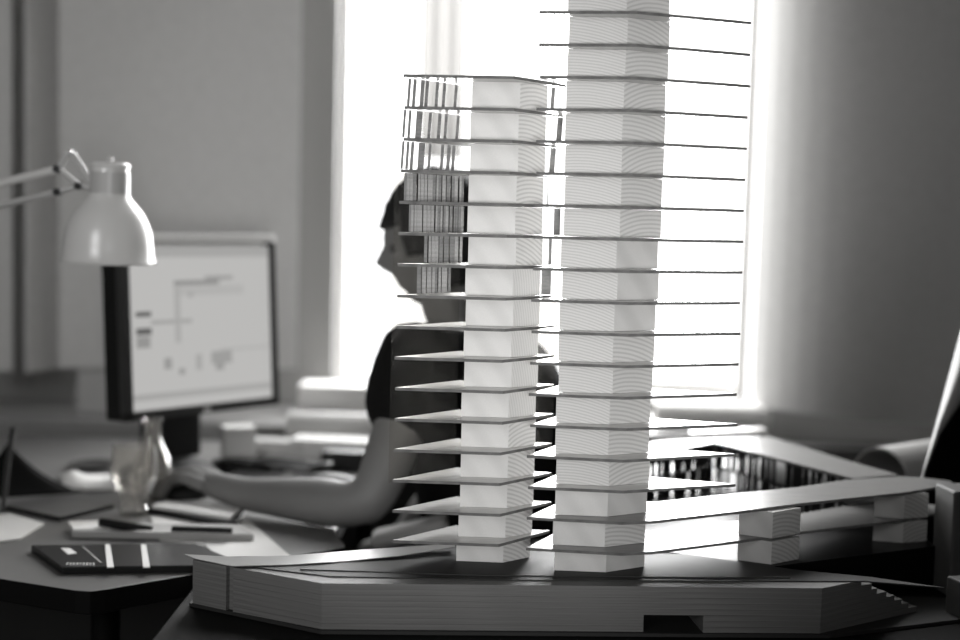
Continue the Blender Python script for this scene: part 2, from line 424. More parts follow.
# ------------------------------------------------------------------ left tower
tA = thing('tower_model', 'shorter model tower on the left with thin fins and a scratched acrylic side', 'architectural model', (0.0, 1.63, ZT2), 'model towers')
aL = XY(398, 1.580); aF = XY(507, 1.572); aR = XY(559, 1.650); aK = XY(463, 1.668)
plA = [aL, aF, aR, aK]
bA = [XY(465, 1.606), XY(513, 1.604), XY(540, 1.634), XY(492, 1.645)]
for k in range(16):
    z1 = lvl(k)
    jx = random.uniform(-0.0012, 0.0012) + 0.00045 * max(0, k - 6)
    pts = [(p[0] + jx + random.uniform(-.0006, .0006), p[1] + random.uniform(-.001, .001)) for p in plA]
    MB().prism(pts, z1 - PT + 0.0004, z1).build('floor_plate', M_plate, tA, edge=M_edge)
    z0 = ZT2 if k == 0 else lvl(k - 1)
    lean = 0.00038 * k
    blk(bA, z0, z1 - PT + 0.0004, random.uniform(-.0012, .0012) + lean, 0, random.uniform(-0.02, 0.02), (M_plain, M_arcA2 if k in (5, 6, 7, 8, 9) else M_arcA), tA)
def on_edge(px):
    # point on the back-left or back edge of the plate seen at column px (px taken at the level of the eye)
    X = None
    for p, q in ((aL, aK), (aK, aR)):
        x0 = 480 + F * p[0] / p[1]; x1 = 480 + F * q[0] / q[1]
        if x0 - 1 <= px <= x1:
            t = min(1, max(0, (px - x0) / (x1 - x0))); return (p[0] + (q[0] - p[0]) * t, p[1] + (q[1] - p[1]) * t - 0.003)
    return (aR[0], aR[1] - 0.004)
def fin(px, k, w, m, parent=tA):
    # stands on plate k, reaches the underside of plate k+1
    px += -0.03 * (215 - 90) * (1 if k > 11 else 0.4)
    x, y = on_edge(px)
    x += 0.001
    MB().box((x, y, (lvl(k) + lvl(k + 1) - PT) / 2 + 0.0002), (w, 0.0022, DL - PT - 0.0006), ry=0.05 if k > 11 else 0.0).build('facade_fin', m, parent)
f1 = [(407, .0022), (412, .0026), (419.6, .0030), (424, .0028), (434, .0026), (441, .0026), (453, .0026), (549.5, .003)]
f2 = [(403, .0020), (408, .0022), (417, .0050), (427.5, .0026), (437, .0028), (443.5, .0024), (455.6, .0024), (557, .0045)]
f3 = [(402, .0020), (406.6, .0022), (411, .0026), (420, .0052), (428, .0022), (440.5, .0026), (447, .0030), (452, .0026), (551, .0045)]
for lst, k in ((f1, 14), (f2, 13), (f3, 12)):
    for px, w in lst: fin(px, k, w * 1.45, M_fin)
for k in (11, 10, 9, 8):
    x = {11: 403, 10: 408, 9: 424, 8: 418}[k]
    end = {11: 461, 10: 462, 9: 461, 8: 450}[k]
    while x < end:
        w = random.uniform(0.0022, 0.0048)
        fin(x, k, w, random.choice((M_fin, M_finl, M_finl)))
        x += w * F / 1.62 + random.choice((0.0, 0.3, 1.0))
for px, k, w in ((545, 11, .0012), (555, 10, .008), (549, 9, .004), (546, 8, .012)): fin(px, k, w, M_fin)
# acrylic sheet outside the back-left edge
dx, dy = aK[0] - aL[0], aK[1] - aL[1]; L = math.hypot(dx, dy); nx, ny = -dy / L, dx / L
o1 = (aL[0] + nx * 0.0025 - dx * 0.03, aL[1] + ny * 0.0025 - dy * 0.03); o2 = (aK[0] + nx * 0.0025, aK[1] + ny * 0.0025)
MB().prism([o1, o2, (o2[0] + nx * .0015, o2[1] + ny * .0015), (o1[0] + nx * .0015, o1[1] + ny * .0015)], lvl(2) - 0.004, lvl(12) - PT).build('acrylic_panel', M_plexi, tA)
o3 = (aK[0] + 0.004, aK[1] + 0.003); o4 = (aR[0], aR[1] + 0.003)
MB().prism([o3, o4, (o4[0], o4[1] + .0015), (o3[0], o3[1] + .0015)], lvl(3), lvl(8) - PT).build('acrylic_panel', M_plexi, tA)

# ------------------------------------------------------------------ right tower with its low wing
tB = thing('tower_model', 'taller model tower on the right, cut by the top edge, with low wing', 'architectural model', (0.13, 1.60, ZT2), 'model towers')
bL = XY(535, 1.560); bF = XY(632, 1.545); bT = XY(745, 1.605); bK = XY(575, 1.668)
plB = [bL, bF, bT, bK]
bB = [XY(563, 1.575), XY(616, 1.570), XY(656, 1.600), XY(605, 1.622)]
def bBk(k):
    e = 0.0005 * k
    return [bB[0], (bB[1][0] + e * 0.7, bB[1][1]), (bB[2][0] + e, bB[2][1]), (bB[3][0] + e, bB[3][1])]
def wing(z, extra=0.0):
    front = [g2(653, 520.8, lvl(1)), g2(738, 511.3, lvl(1)), g2(800, 503.3, lvl(1)), g2(907, 492, lvl(1)), g2(952, 484, lvl(1)), g2(951, 481, lvl(1))]
    back = [g2(922, 477.3, lvl(1)), g2(898, 476.3, lvl(1)), g2(844, 480, lvl(1)), g2(800, 486.7, lvl(1)), g2(654, 502, lvl(1))]
    return [bL, bF] + front + back + [bK]
for k in range(20):
    z1 = lvl(k)
    jx = random.uniform(-0.0015, 0.0015)
    if k in (0, 1):
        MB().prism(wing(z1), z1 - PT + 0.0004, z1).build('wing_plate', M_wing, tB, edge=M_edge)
    else:
        pts = [(p[0] + jx + random.uniform(-.0006, .0006), p[1] + random.uniform(-.0015, .0015)) for p in plB]
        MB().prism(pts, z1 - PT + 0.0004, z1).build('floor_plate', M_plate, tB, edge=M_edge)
    z0 = ZT2 if k == 0 else lvl(k - 1)
    blk(bBk(k), z0, z1 - PT + 0.0004, random.uniform(-.0015, .0015), 0, random.uniform(-0.03, 0.03), (M_plain if k in (0, 1, 2) else M_lined, M_sideB if k in (0, 2, 8, 9, 10) else M_arcB), tB)
# black podium under the wing and the courtyard block
pod = thing('display_podium', 'glossy black board under the low wing and courtyard building', 'board', (0.4, 1.9, BZ))
p0 = g2(690, 556.0, ZB); p1 = g2(772, 567.5, ZB)
pk = [(p0[0] + 0.004, p0[1] + 0.004), (p1[0], p1[1] + 0.004), g2(935, 546, ZB), (0.625, 2.0), (0.60, 2.42), (0.40, 2.42), (0.37, 2.15), (0.14, 1.99), (0.12, 1.76)]
MB().prism(pk, BZ + 0.0045, ZB).build('board', M_podium, pod)
M_wblock = (wood_block_mat('pine_wing', 0.48, 0.54, 9, 0.3, 0.2), wood_block_mat('pine_wing_end', 0.42, 0.58, 60, -0.03, 0.05, (0, 0, -0.8)))  # same pine as the towers, toned darker for the light falling off
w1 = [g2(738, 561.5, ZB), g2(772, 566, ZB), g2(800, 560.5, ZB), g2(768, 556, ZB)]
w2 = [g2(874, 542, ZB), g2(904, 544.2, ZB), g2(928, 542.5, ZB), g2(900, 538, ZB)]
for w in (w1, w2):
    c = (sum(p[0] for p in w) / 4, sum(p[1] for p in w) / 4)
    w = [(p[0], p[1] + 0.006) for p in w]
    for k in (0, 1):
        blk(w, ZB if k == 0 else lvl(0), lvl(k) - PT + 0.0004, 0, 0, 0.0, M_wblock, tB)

# ------------------------------------------------------------------ courtyard building behind the wing
cy = thing('courtyard_building_model', 'low model building with pale roof slabs and black fins behind the wing', 'architectural model', (0.45, 2.0, ZB))
zr = lvl(1)
roof = [g2(715, 442, zr), g2(853, 478.5, zr), g2(898, 474.5, zr), g2(846, 460, zr), g2(771, 437, zr)]
leftw = [g2(715, 442, zr), g2(771, 437, zr), (0.47, 2.21), (0.30, 2.14), (0.16, 2.00), (0.16, 1.92), g2(671, 450, zr)]
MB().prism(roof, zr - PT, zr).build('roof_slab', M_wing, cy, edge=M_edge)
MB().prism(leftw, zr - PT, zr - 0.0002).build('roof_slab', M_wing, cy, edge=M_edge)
for zz in (lvl(0),):
    MB().prism(roof, zz - PT, zz).build('floor_slab', M_dark, cy)
    MB().prism(leftw, zz - PT, zz - 0.0002).build('floor_slab', M_dark, cy)
def finrow(p, q, n, k, wmin, wmax, skip):
    for i in range(n):
        if random.random() < skip: continue
        t = (i + 0.5 + random.uniform(-.2, .2)) / n
        x, y = lerp(p, q, t)
        z0 = ZB if k == 0 else lvl(0)
        z1 = lvl(k) - PT
        w = random.uniform(wmin, wmax)
        ang = math.atan2(q[1] - p[1], q[0] - p[0])
        MB().box((x, y + 0.003, (z0 + z1) / 2), (w, 0.002, z1 - z0), rz=ang).build('facade_fin', M_finblack, cy)
for k in (0, 1):
    finrow(roof[0], roof[1], 22, k, .006, .011, .08)
    finrow((roof[4][0] - .006, roof[4][1] - .01), (roof[3][0] - .006, roof[3][1] - 0.01), 10, k, .003, .006, .35)
    finrow((0.17, 1.925), leftw[0], 22, k, .009, .0135, .0)
    finrow((0.2, 2.03), (0.31, 2.13), 8, k, .003, .006, .4)
# far fins: a second low piece, blurred
fb = thing('courtyard_building_model', 'small far piece of finned model building beside the window ledge end', 'architectural model', (0.49, 2.35, ZB))
zf = lvl(0) + 0.022
pA, pB_ = XY(700, 2.30), XY(775, 2.36)
MB().prism([pA, pB_, (pB_[0], pB_[1] + 0.03), (pA[0], pA[1] + 0.03)], zf, zf + PT).build('roof_slab', M_plate, fb)
for i in range(9):
    x, y = lerp(pA, pB_, (i + .5) / 9)
    MB().box((x, y + 0.006, (ZB + zf) / 2), (.006, .004, zf - ZB)).build('facade_fin', M_fin, fb)

# ------------------------------------------------------------------ person (body, shirt, trousers, hair)
def skin_mesh(name, nodes, edges, material, parent, sub=2, root=0):
    me = bpy.data.meshes.new(name)
    org = wloc(parent)
    me.from_pydata([Vector(n[0]) - org for n in nodes], edges, [])
    me.materials.append(material)
    o = bpy.data.objects.new(name, me); COL.objects.link(o); o.parent = parent
    sm = o.modifiers.new('skin', 'SKIN')
    if not me.skin_vertices: me.attributes  # layer comes with the modifier below
    if len(me.skin_vertices) == 0:
        bm = bmesh.new(); bm.from_mesh(me); bm.verts.layers.skin.verify(); bm.to_mesh(me); bm.free()
    sv = me.skin_vertices[0].data
    for i, n in enumerate(nodes):
        r = n[1]; sv[i].radius = (r, r) if not isinstance(r, tuple) else r
        sv[i].use_root = (i == root)
    sm.use_smooth_shade = True
    sb = o.modifiers.new('subdivision', 'SUBSURF'); sb.levels = sub; sb.render_levels = sub
    return o

pelvis = P(520, 640, 2.22); pelvis.z = 0.53
person = thing('person', 'person in a black t-shirt seated in profile, facing left, forearm on the desk', 'person', (pelvis.x, pelvis.y, 0.0))
shN = P(426, 362, 2.06); elN = P(370, 507, 1.955); wrN = P(243, 494, 2.06); paN = P(207, 483, 2.10)
shF = P(505, 352, 2.34); elF = Vector((shF.x - 0.06, 2.38, 0.80)); wrF = Vector((shF.x - 0.18, 2.30, 0.64))
nk0 = P(462, 338, 2.19); nk1 = P(442, 300, 2.19); hd = P(440, 262, 2.19)
chest = P(484, 420, 2.20); ches2 = P(478, 365, 2.20); belly = P(510, 540, 2.21)
N = [(pelvis, .115), (belly, .105), (chest, .118), (ches2, .09), (nk0, .052), (nk1, .044), (hd, .045),
     (shN, .058), (elN.lerp(shN, .5), .043), (elN, .039), (elN.lerp(wrN, .3), .041), (elN.lerp(wrN, .7), .033), (wrN, .027), (wrN.lerp(paN, .85), .023), (wrN.lerp(paN, 1.25), .012),
     (shF, .052), (elF, .036), (wrF, .025), (wrF + Vector((-0.07, -.02, -.02)), .024)]
E = [(0, 1), (1, 2), (2, 3), (3, 4), (4, 5), (5, 6), (3, 7), (7, 8), (8, 9), (9, 10), (10, 11), (11, 12), (12, 13), (13, 14), (3, 15), (15, 16), (16, 17), (17, 18)]
kx = -0.36
for sgn, yy in ((0, 2.12), (1, 2.30)):
    b0 = len(N)
    hip = Vector((pelvis.x - 0.02, yy, 0.53)); kn = Vector((kx, yy + 0.02, 0.53)); an = Vector((kx + 0.02, yy + 0.02, 0.10)); toe = Vector((kx - 0.14, yy + 0.02, 0.045))
    N += [(hip, .085), (kn, .06), (kn.lerp(an, .35), .053), (an, .036), (toe, .035)]
    E += [(0, b0), (b0, b0 + 1), (b0 + 1, b0 + 2), (b0 + 2, b0 + 3), (b0 + 3, b0 + 4)]
body = skin_mesh('body', N, E, M_skin, person)
# clothes: a little larger than the body beneath
g = 0.012
sleeve = elN.lerp(shN, .40)
SN = [(pelvis + Vector((0, 0, .02)), .132), (belly, .155), (chest, .145), (ches2, .110), (nk0 + Vector((0.004, 0, -.012)), .062),
      (shN, .085), (sleeve, .086), (shF, .066), (elF.lerp(shF, .46), .058)]
skin_mesh('shirt', SN, [(0, 1), (1, 2), (2, 3), (3, 4), (3, 5), (5, 6), (3, 7), (7, 8)], M_shirt, person)
TN = [(pelvis, .128)]; TE = []
for yy in (2.12, 2.30):
    b0 = len(TN); hip = Vector((pelvis.x - 0.02, yy, 0.53)); kn = Vector((kx, yy + .02, .53)); an = Vector((kx + .02, yy + .02, .12))
    TN += [(hip, .095), (kn, .07), (kn.lerp(an, .35), .063), (an, .05)]; TE += [(0, b0), (b0, b0 + 1), (b0 + 1, b0 + 2), (b0 + 2, b0 + 3)]
skin_mesh('trousers', TN, TE, M_trousers, person)
for yy in (2.14, 2.32):
    MB().sphere((kx - 0.07, yy, .045), (.13, .045, .045)).build('shoe', M_black, person, smooth=True)
# head: facing -X, nodded a little
HC = P(443, 240, 2.19)
def head_shape(grow=0.0, cond=None):
    bm = bmesh.new(); bmesh.ops.create_uvsphere(bm, u_segments=40, v_segments=28, radius=1)
    for v in bm.verts:
        f, s_, u = -v.co.x, v.co.y, v.co.z
        F_, S_, U_ = f * 0.094, s_ * 0.074, u * 0.112
        if u < 0:
            S_ *= 1 - 0.30 * (-u) ** 1.3
            if f < 0: F_ *= 1 - 0.45 * (-u)
            else: F_ *= 1 + 0.05 * (-u)
        if f > 0.3:
            near = math.exp(-(s_ / 0.22) ** 2)
            F_ += near * 0.024 * math.exp(-((u + 0.12) / 0.16) ** 2)         # nose
            F_ += near * 0.006 * math.exp(-((u + 0.50) / 0.10) ** 2)         # lips
            F_ += near * 0.010 * math.exp(-((u + 0.80) / 0.14) ** 2)         # chin
            F_ += 0.004 * math.exp(-((u - 0.25) / 0.12) ** 2)                # brow
            for e in (-0.42, 0.42):
                F_ -= 0.008 * math.exp(-(((s_ - e) / 0.16) ** 2 + ((u - 0.05) / 0.10) ** 2))
        k = 1 + grow
        v.co = Vector((-F_ * k, S_ * k, U_ * k))
    return bm
tilt = Matrix.Rotation(math.radians(-14), 4, 'Y')
hb = MB(); hb.bm.free(); hb.bm = head_shape()
for sgn in (-1, 1):
    hb.sphere((0.010, sgn * 0.074, -0.005), (0.016, 0.008, 0.028))
    
hb.bm.transform(Matrix.Translation(HC) @ tilt)
hb.build('head', M_skin, person, smooth=True)
hr = MB(); hr.bm.free(); hr.bm = head_shape(0.10)
bmesh.ops.delete(hr.bm, geom=[v for v in hr.bm.verts if (v.co.x < -0.070 and v.co.z < 0.030) or (v.co.x < -0.035 and v.co.z < -0.02) or v.co.z < -0.080], context='VERTS')
r = bmesh.ops.extrude_face_region(hr.bm, geom=hr.bm.faces[:])
for v in [x for x in r['geom'] if isinstance(x, bmesh.types.BMVert)]: v.co *= 0.90
for v in hr.bm.verts:
    n_ = math.sin(v.co.x * 160) * math.sin(v.co.z * 130 + v.co.y * 90)
    v.co *= 1 + 0.018 * n_
hr.bm.transform(Matrix.Translation(HC) @ tilt)
hr.build('hair', M_hair, person, smooth=True)
for sgn in (-1, 1):
    e = Matrix.Translation(HC) @ tilt @ Vector((-0.078, sgn * 0.030, 0.004))
    MB().sphere(e, (0.0095, 0.0095, 0.009)).build('eye', M_eye, person, smooth=True)
# fingers of the near hand, curled over the mouse
MOUSE = G(178, 496, DZ)
palm = paN.copy()
fd = Vector((MOUSE.x - 0.015, MOUSE.y, 0)) - Vector((wrN.x, wrN.y, 0)); fd.z = 0; fd.normalize(); sd = Vector((-fd.y, fd.x, 0))
for i, (off, ln, lift) in enumerate(((-.027, .084, .0), (-.010, .092, .004), (.008, .088, .004), (.024, .072, .0))):
    p0_ = wrN.lerp(paN, .75) + sd * off * 0.7
    p1_ = paN + fd * 0.022 + sd * off + Vector((0, 0, .008 + lift))
    p2_ = p1_ + fd * ln * .5 + Vector((0, 0, -.004)); p3_ = p2_ + fd * ln * .30 + Vector((0, 0, -.022)); p4_ = p3_ + fd * ln * .14 + Vector((0, 0, -.018))
    skin_mesh('finger', [(p0_, .0125), (p1_, .0105), (p2_, .0092), (p3_, .0085), (p4_, .007)], [(0, 1), (1, 2), (2, 3), (3, 4)], M_skin, person, sub=2)
t0 = wrN.lerp(paN, .35) - sd * .010; t1_ = t0 + fd * .025 - sd * .028 + Vector((0, 0, -.008)); t2_ = t1_ + fd * .030 - sd * .004 + Vector((0, 0, -.008)); t3_ = t2_ + fd * .020 + sd * .004 + Vector((0, 0, -.004))
skin_mesh('thumb', [(t0, .014), (t1_, .0115), (t2_, .010), (t3_, .008)], [(0, 1), (1, 2), (2, 3)], M_skin, person, sub=2)

# chair under the person
ch = thing('office_chair', 'office chair with pale armrest under the person, half hidden by the towers', 'chair', (0.10, 2.2, 0))
MB().box((0.06, 2.21, 0.385), (0.44, 0.44, 0.05)).build('seat', M_dark, ch, bevel=0.02)
MB().tube([(0.06, 2.21, 0.07), (0.06, 2.21, 0.36)], 0.025).build('column', M_dark, ch, smooth='auto')
for k in range(5):
    an_ = k * 2 * math.pi / 5 + .3
    l_ = MB().tube([(0.06, 2.21, 0.09), (0.06 + .27 * math.cos(an_), 2.21 + .27 * math.sin(an_), 0.065)], 0.016).build('leg', M_dark, ch, smooth='auto')
    cst = MB().sphere((0.06 + .27 * math.cos(an_), 2.21 + .27 * math.sin(an_), 0.028), (.028, .018, .028)).build('caster', M_black, ch, smooth=True)
    w_ = cst.location.copy(); cst.parent = l_; cst.location = w_ - Vector(l_.location)
MB().box((0.235, 2.23, 0.64), (0.035, 0.30, 0.30), ry=0.08).build('backrest', M_dark, ch, bevel=0.015)
MB().box((0.24, 2.21, 0.45), (0.03, 0.06, 0.16)).build('back_bracket', M_dark, ch)
ar = P(384, 531, 2.0)
MB().box((ar.x + .04, ar.y, ar.z), (0.12, 0.06, 0.024), ry=-0.25).build('armrest', mat('armrest_grey', 0.30, 0.8, 0.15), ch, bevel=0.01)['label'] = 'pale grey armrest'
MB().tube([(ar.x + .06, ar.y, ar.z), (ar.x + .06, ar.y, .38), (.0, ar.y + .06, .37)], 0.012).build('armrest_post', M_dark, ch, smooth='auto')

# ------------------------------------------------------------------ desk objects
# monitor
ml = Vector((P(124, 330, 2.19).x, 2.19, 0)); mr = Vector((P(277, 330, 2.44).x, 2.44, 0))
mw = (mr - ml).length; ma = math.atan2(mr.y - ml.y, mr.x - ml.x)
zt = P(200, 237, 2.31).z; zb = P(200, 413, 2.31).z
mon = thing('computer_monitor', 'flat computer monitor with a drawing on its bright screen, behind the lamp', 'monitor', ((ml.x + mr.x) / 2, (ml.y + mr.y) / 2, DZ))
MW = Matrix.Translation((ml.x, ml.y, zb)) @ Matrix.Rotation(ma, 4, 'Z') @ Matrix.Rotation(math.radians(-3.5), 4, 'X')
H = zt - zb
def mon_part(name, boxes, material, parent=mon, bevel=0.0):
    b = MB()
    for c, d in boxes: b.box(c, d)
    b.bm.transform(MW); return b.build(name, material, parent, bevel=bevel)
mon_part('casing', [((mw / 2, .030, H / 2 - .008), (mw, .044, H - .016)), ((mw / 2, .07, H * .42), (mw * .72, .06, H * .55))], M_black, bevel=.004)
bz = .014
mon_part('bezel', [((mw / 2, .0, bz / 2), (mw, .018, bz)), ((bz / 2, 0, H / 2), (bz, .018, H)), ((mw - bz / 2, 0, H / 2), (bz, .018, H))], M_dark)
tpz = mon_part('top_bezel', [((mw / 2, .014, H - bz * .1), (mw + .004, .050, bz * 1.1))], M_white, bevel=.002); tpz['label'] = 'pale top edge of the frame'
Mscr = bpy.data.materials.new('screen'); Mscr.use_nodes = True
nt = Mscr.node_tree; b = nt.nodes['Principled BSDF']; b.inputs['Base Color'].default_value = col(0.02); b.inputs['Roughness'].default_value = 0.3
b.inputs['Emission Color'].default_value = col(1); b.inputs['Emission Strength'].default_value = 0.48
scrn = mon_part('screen', [((mw / 2, -.002, H / 2), (mw - 2 * bz, .008, H - 2.2 * bz))], Mscr)
def scr(x0, x1, z0, z1, v):
    M = bpy.data.materials.get('screen_mark_%02d' % int(v * 100))
    if not M:
        M = mat('screen_mark_%02d' % int(v * 100), 0.02, 0.4, emit=v)
    sw = mw - 2 * bz; sh = H - 2.2 * bz
    return (((bz + sw * (x0 + x1) / 2), -.0063, 1.1 * bz + sh * (z0 + z1) / 2), (sw * (x1 - x0), .0006, sh * (z1 - z0))), M
marks = {}
for a_ in ((.0, 1, .93, 1.0, .36), (.30, .62, .755, .785, .26), (.52, .72, .785, .81, .30), (.30, .34, .40, .75, .38), (.04, .14, .57, .60, .10), (.04, .14, .46, .50, .10), (.04, .13, .38, .45, .28),
           (.14, .42, .52, .545, .34), (.22, .27, .24, .31, .30), (.32, .36, .20, .24, .30), (.44, .48, .22, .32, .36), (.55, .70, .25, .33, .32), (.58, .64, .21, .26, .30), (.40, .43, .68, .71, .30), (.0, 1, .06, .10, .36), (.62, 1, .33, .345, .40), (.34, .80, .69, .75, .42)):
    bx_, M_ = scr(*a_); marks.setdefault(M_.name, []).append(bx_)
for k_, v_ in marks.items():
    for q_ in v_:
        o_ = mon_part('screen_drawing', [q_], bpy.data.materials[k_]); w_ = wloc(o_); o_.parent = scrn; o_.location = w_ - wloc(scrn)
mon_part('logo_badge', [((mw * .50, -.010, bz * .45), (.014, .002, .007))], M_silver)
mc = MW @ Vector((mw / 2, .09, H * .3))
MB().box((mc.x, mc.y, (DZ + .03 + mc.z) / 2), (.11, .035, mc.z - DZ - .03), rz=ma).build('neck', M_black, mon, bevel=.004)
MB().lathe([(.0, 0), (.088, 0), (.084, .012), (.04, .03), (0, .032)], (mc.x, mc.y - .01, DZ)).build('foot', M_black, mon, smooth='auto')

# lamp
LY = 1.98
lc = P(108, 262, LY); s_ = LY / F
lamp = thing('desk_lamp', 'white enamel arm lamp with bell shade in front of the monitor', 'lamp', (-1.03, 2.05, DZ))
prof = [(.0455, .0), (.0475, .003), (.0465, .008)]
R0 = 46 * s_
outer = [(46, 0), (47, 2), (45, 5), (44, 18), (42, 30), (38, 42), (33, 51), (27, 58), (21.5, 64), (19, 70), (18.5, 76), (18.5, 92), (17.5, 95)]
inner = [(16, 92), (17, 72), (25, 58), (36, 42), (40, 30), (42.5, 16), (43.5, 3)]
pr = [(r * s_, z * s_) for r, z in outer] + [(.0004, 96 * s_), (.0004, 93 * s_)] + [(r * s_, z * s_) for r, z in inner]
hd_ = MB().lathe(pr, (0, 0, 0), close=True)
RM = Matrix.Translation(lc) @ Matrix.Rotation(math.radians(1.5), 4, 'Y') @ Matrix.Rotation(math.radians(2), 4, 'X')
hd_.bm.transform(RM)
shade = hd_.build('lamp_shade', M_white, lamp, smooth='auto')
cp = MB().lathe([(0, 94 * s_), (19.6 * s_, 94 * s_), (20 * s_, 97 * s_), (18 * s_, 99 * s_), (0, 99.5 * s_)]); cp.bm.transform(RM); 
c2 = cp.build('cap', M_white, lamp, smooth='auto')
kn_ = MB().lathe([(0, 99 * s_), (3 * s_, 99 * s_), (3 * s_, 104 * s_), (0, 105 * s_)]); kn_.bm.transform(RM); kn_.build('knob', M_silver, lamp, smooth='auto')
bd = MB().lathe([(0, 66 * s_), (19.6 * s_, 66 * s_), (19.6 * s_, 90 * s_), (0, 90 * s_)]); bd.bm.transform(RM); bd.build('socket_band', M_lampgrey, lamp, smooth='auto')
bl = MB().sphere(RM @ Vector((0, 0, 32 * s_)), (.028, .028, .034)); bl.build('bulb', M_paper, lamp, smooth=True)
j0 = P(79, 186, LY); jA = P(58, 169, LY); jB = P(58, 192, LY); jT = P(68, 153, LY)
# linkage plate
def plate3(pts, name, r):
    b = MB()
    for p_, q_ in pts: b.tube([p_, q_], r)
    return b.build(name, M_lampgrey, lamp, smooth='auto')
plate3([(jA, jT), (jT, P(72, 153, LY)), (P(72, 153, LY), P(88, 178, LY)), (P(88, 178, LY), P(95, 190, LY))], 'top_link', .0055)
plate3([(jA, j0), (jB, j0), (j0, P(95, 188, LY))], 'joint_link', .005)
for p_ in (j0, jA, jB): MB().tube([p_ + Vector((0, -.010, 0)), p_ + Vector((0, .010, 0))], .0055).build('joint_screw', M_black, lamp, smooth='auto')
eA = P(-95, 207, 2.02); eB = P(-95, 228, 2.02)
MB().tube([jA, eA], .0062).build('upper_arm', M_white, lamp, smooth='auto')
MB().tube([jB, eB], .0050).build('lower_arm', M_lampgrey, lamp, smooth='auto')
bp_ = Vector((-1.03, 2.05, DZ))
MB().tube([eA, eB, bp_ + Vector((0, 0, .10))], .0065).build('post_arm', M_white, lamp, smooth='auto')
MB().lathe([(0, 0), (.075, 0), (.072, .018), (.02, .025), (.014, .11), (0, .112)], bp_).build('lamp_foot', M_white, lamp, smooth='auto')

# drinking glass and carafe
gc = G(134, 514, DZ)
gs = gc.y / F
def glass_prof(o, th):
    i_ = [(max(r - th, .0008), z + (th if n_ == 0 else 0)) for n_, (r, z) in enumerate(o)]
    return o + i_[::-1]
og = [(14, 0), (15, 4), (12, 10), (16, 22), (22, 36), (24, 44), (23, 50), (22, 70)]
tg = MB().lathe([(.0003, 0)] + [(r * gs, z * gs) for r, z in og] + [(r * gs, z * gs) for r, z in [(20.5, 70), (21.5, 50), (22, 42), (19, 36), (13, 24), (.2, 18)]], gc, close=True).build('drinking_glass', M_glass, smooth='auto')
tag(tg, 'faceted clear water glass standing on the desk in front of the carafe', 'glass')
cc = G(152, 497, DZ); s2 = cc.y / F
oc = [(20, 0), (22, 4), (22, 22), (17, 42), (9, 60), (8, 74), (11, 80)]
ic = [(9.5, 79), (6.5, 73), (7.5, 59), (15, 42), (20, 22), (20, 6), (.2, 4)]
cr = MB().lathe([(.0003, 0)] + [(r * s2, z * s2) for r, z in oc + ic], cc, close=True).build('water_carafe', M_glass, smooth='auto')
tag(cr, 'clear glass carafe with a narrow neck behind the water glass', 'carafe')

def slab(name, pix, z, th, m, label, cat, group=None, bevel=0.001, edge=None):
    pts = [g2(x, y, z + th) for x, y in pix]
    o = MB().prism(pts, z, z + th).build(name, m, bevel=bevel, edge=edge)
    if label: tag(o, label, cat, group)
    return o
# planner with elastic bands
pl = thing('planner', 'black planner with two pale bands lying at the front edge of the desk', 'planner', G(130, 560, DZ))
pz = [(31, 545), (195, 543), (228, 557), (222, 565), (62, 567)]
MB().prism([g2(x, y, DZ + .010) for x, y in pz], DZ, DZ + .010).build('cover', M_cover, pl, bevel=.0015)
for x in (108, 144):
    MB().prism([g2(x - 3, 544, DZ + .012), g2(x + 2, 544, DZ + .012), g2(x + 6, 566.5, DZ + .012), g2(x - 1, 566.5, DZ + .012)], DZ + .0100, DZ + .0115).build('elastic_band', M_paper, pl)
MB().prism([g2(61, 548, DZ + .011), g2(70, 548, DZ + .011), g2(77, 553, DZ + .011), g2(68, 554, DZ + .011)], DZ + .0100, DZ + .0110).build('label_sticker', M_paper, pl)
for i in range(9):
    p_ = G(67 + i * 3.3, 563.5, DZ + .011)
    MB().box((p_.x, p_.y, DZ + .0108), (.0016, .006, .0016)).build('spiral_ring', M_silver, pl)
MB().prism([g2(82, 546, DZ + .011), g2(83.5, 546, DZ + .011), g2(102, 562, DZ + .011), g2(100, 562, DZ + .011)], DZ + .0100, DZ + .0106).build('ribbon', M_paperg, pl)
slab('paper_sheet', [(150, 516), (243, 515), (292, 557), (222, 560), (205, 545), (160, 540)], DZ, .0012, M_paper, 'white paper sheet sticking out from under the drawing pad, beside the forearm', 'paper')
slab('drawing_pad', [(70, 522), (240, 524), (254, 534), (72, 531)], DZ + .0012, .010, M_paperg, 'grey edged drawing pad on the desk behind the black planner', 'pad')
slab('paper_slip', [(68, 521), (100, 520), (112, 529), (73, 529)], DZ + .0114, .0008, M_paper, 'small white paper slip on the left end of the drawing pad', 'paper')
zpad = DZ + .0114
pn = MB().tube([G(101, 522, zpad + .006), G(125, 526, zpad + .006), G(152, 528, zpad + .006)], [.006, .0065, .003]).build('marker_pen', M_black, smooth='auto')
tag(pn, 'thick black marker pen on the drawing pad in front of the glass', 'pen')
pn = MB().tube([G(172, 528.5, zpad + .0045), G(232, 530.5, zpad + .0045)], .0042).build('ballpoint_pen', M_black, smooth='auto')
tag(pn, 'long thin black pen on the right end of the drawing pad', 'pen')
slab('phone_case', [(148, 508), (165, 502), (244, 510), (238, 520), (222, 521.5)], DZ + .0012, .009, M_black, 'flat black case under the white notepad in front of the hand', 'case')
slab('notepad', [(152, 505), (166, 501), (241, 508), (230, 516.5)], DZ + .0103, .005, M_paper, 'white notepad on a black case in front of the hand', 'notepad')
slab('tablet', [(4, 505), (58, 494), (114, 504), (60, 517)], DZ, .007, mat('tablet_grey', .12, .35, .5), 'flat grey tablet on the desk left of the glass', 'tablet', bevel=.001, edge=M_black)
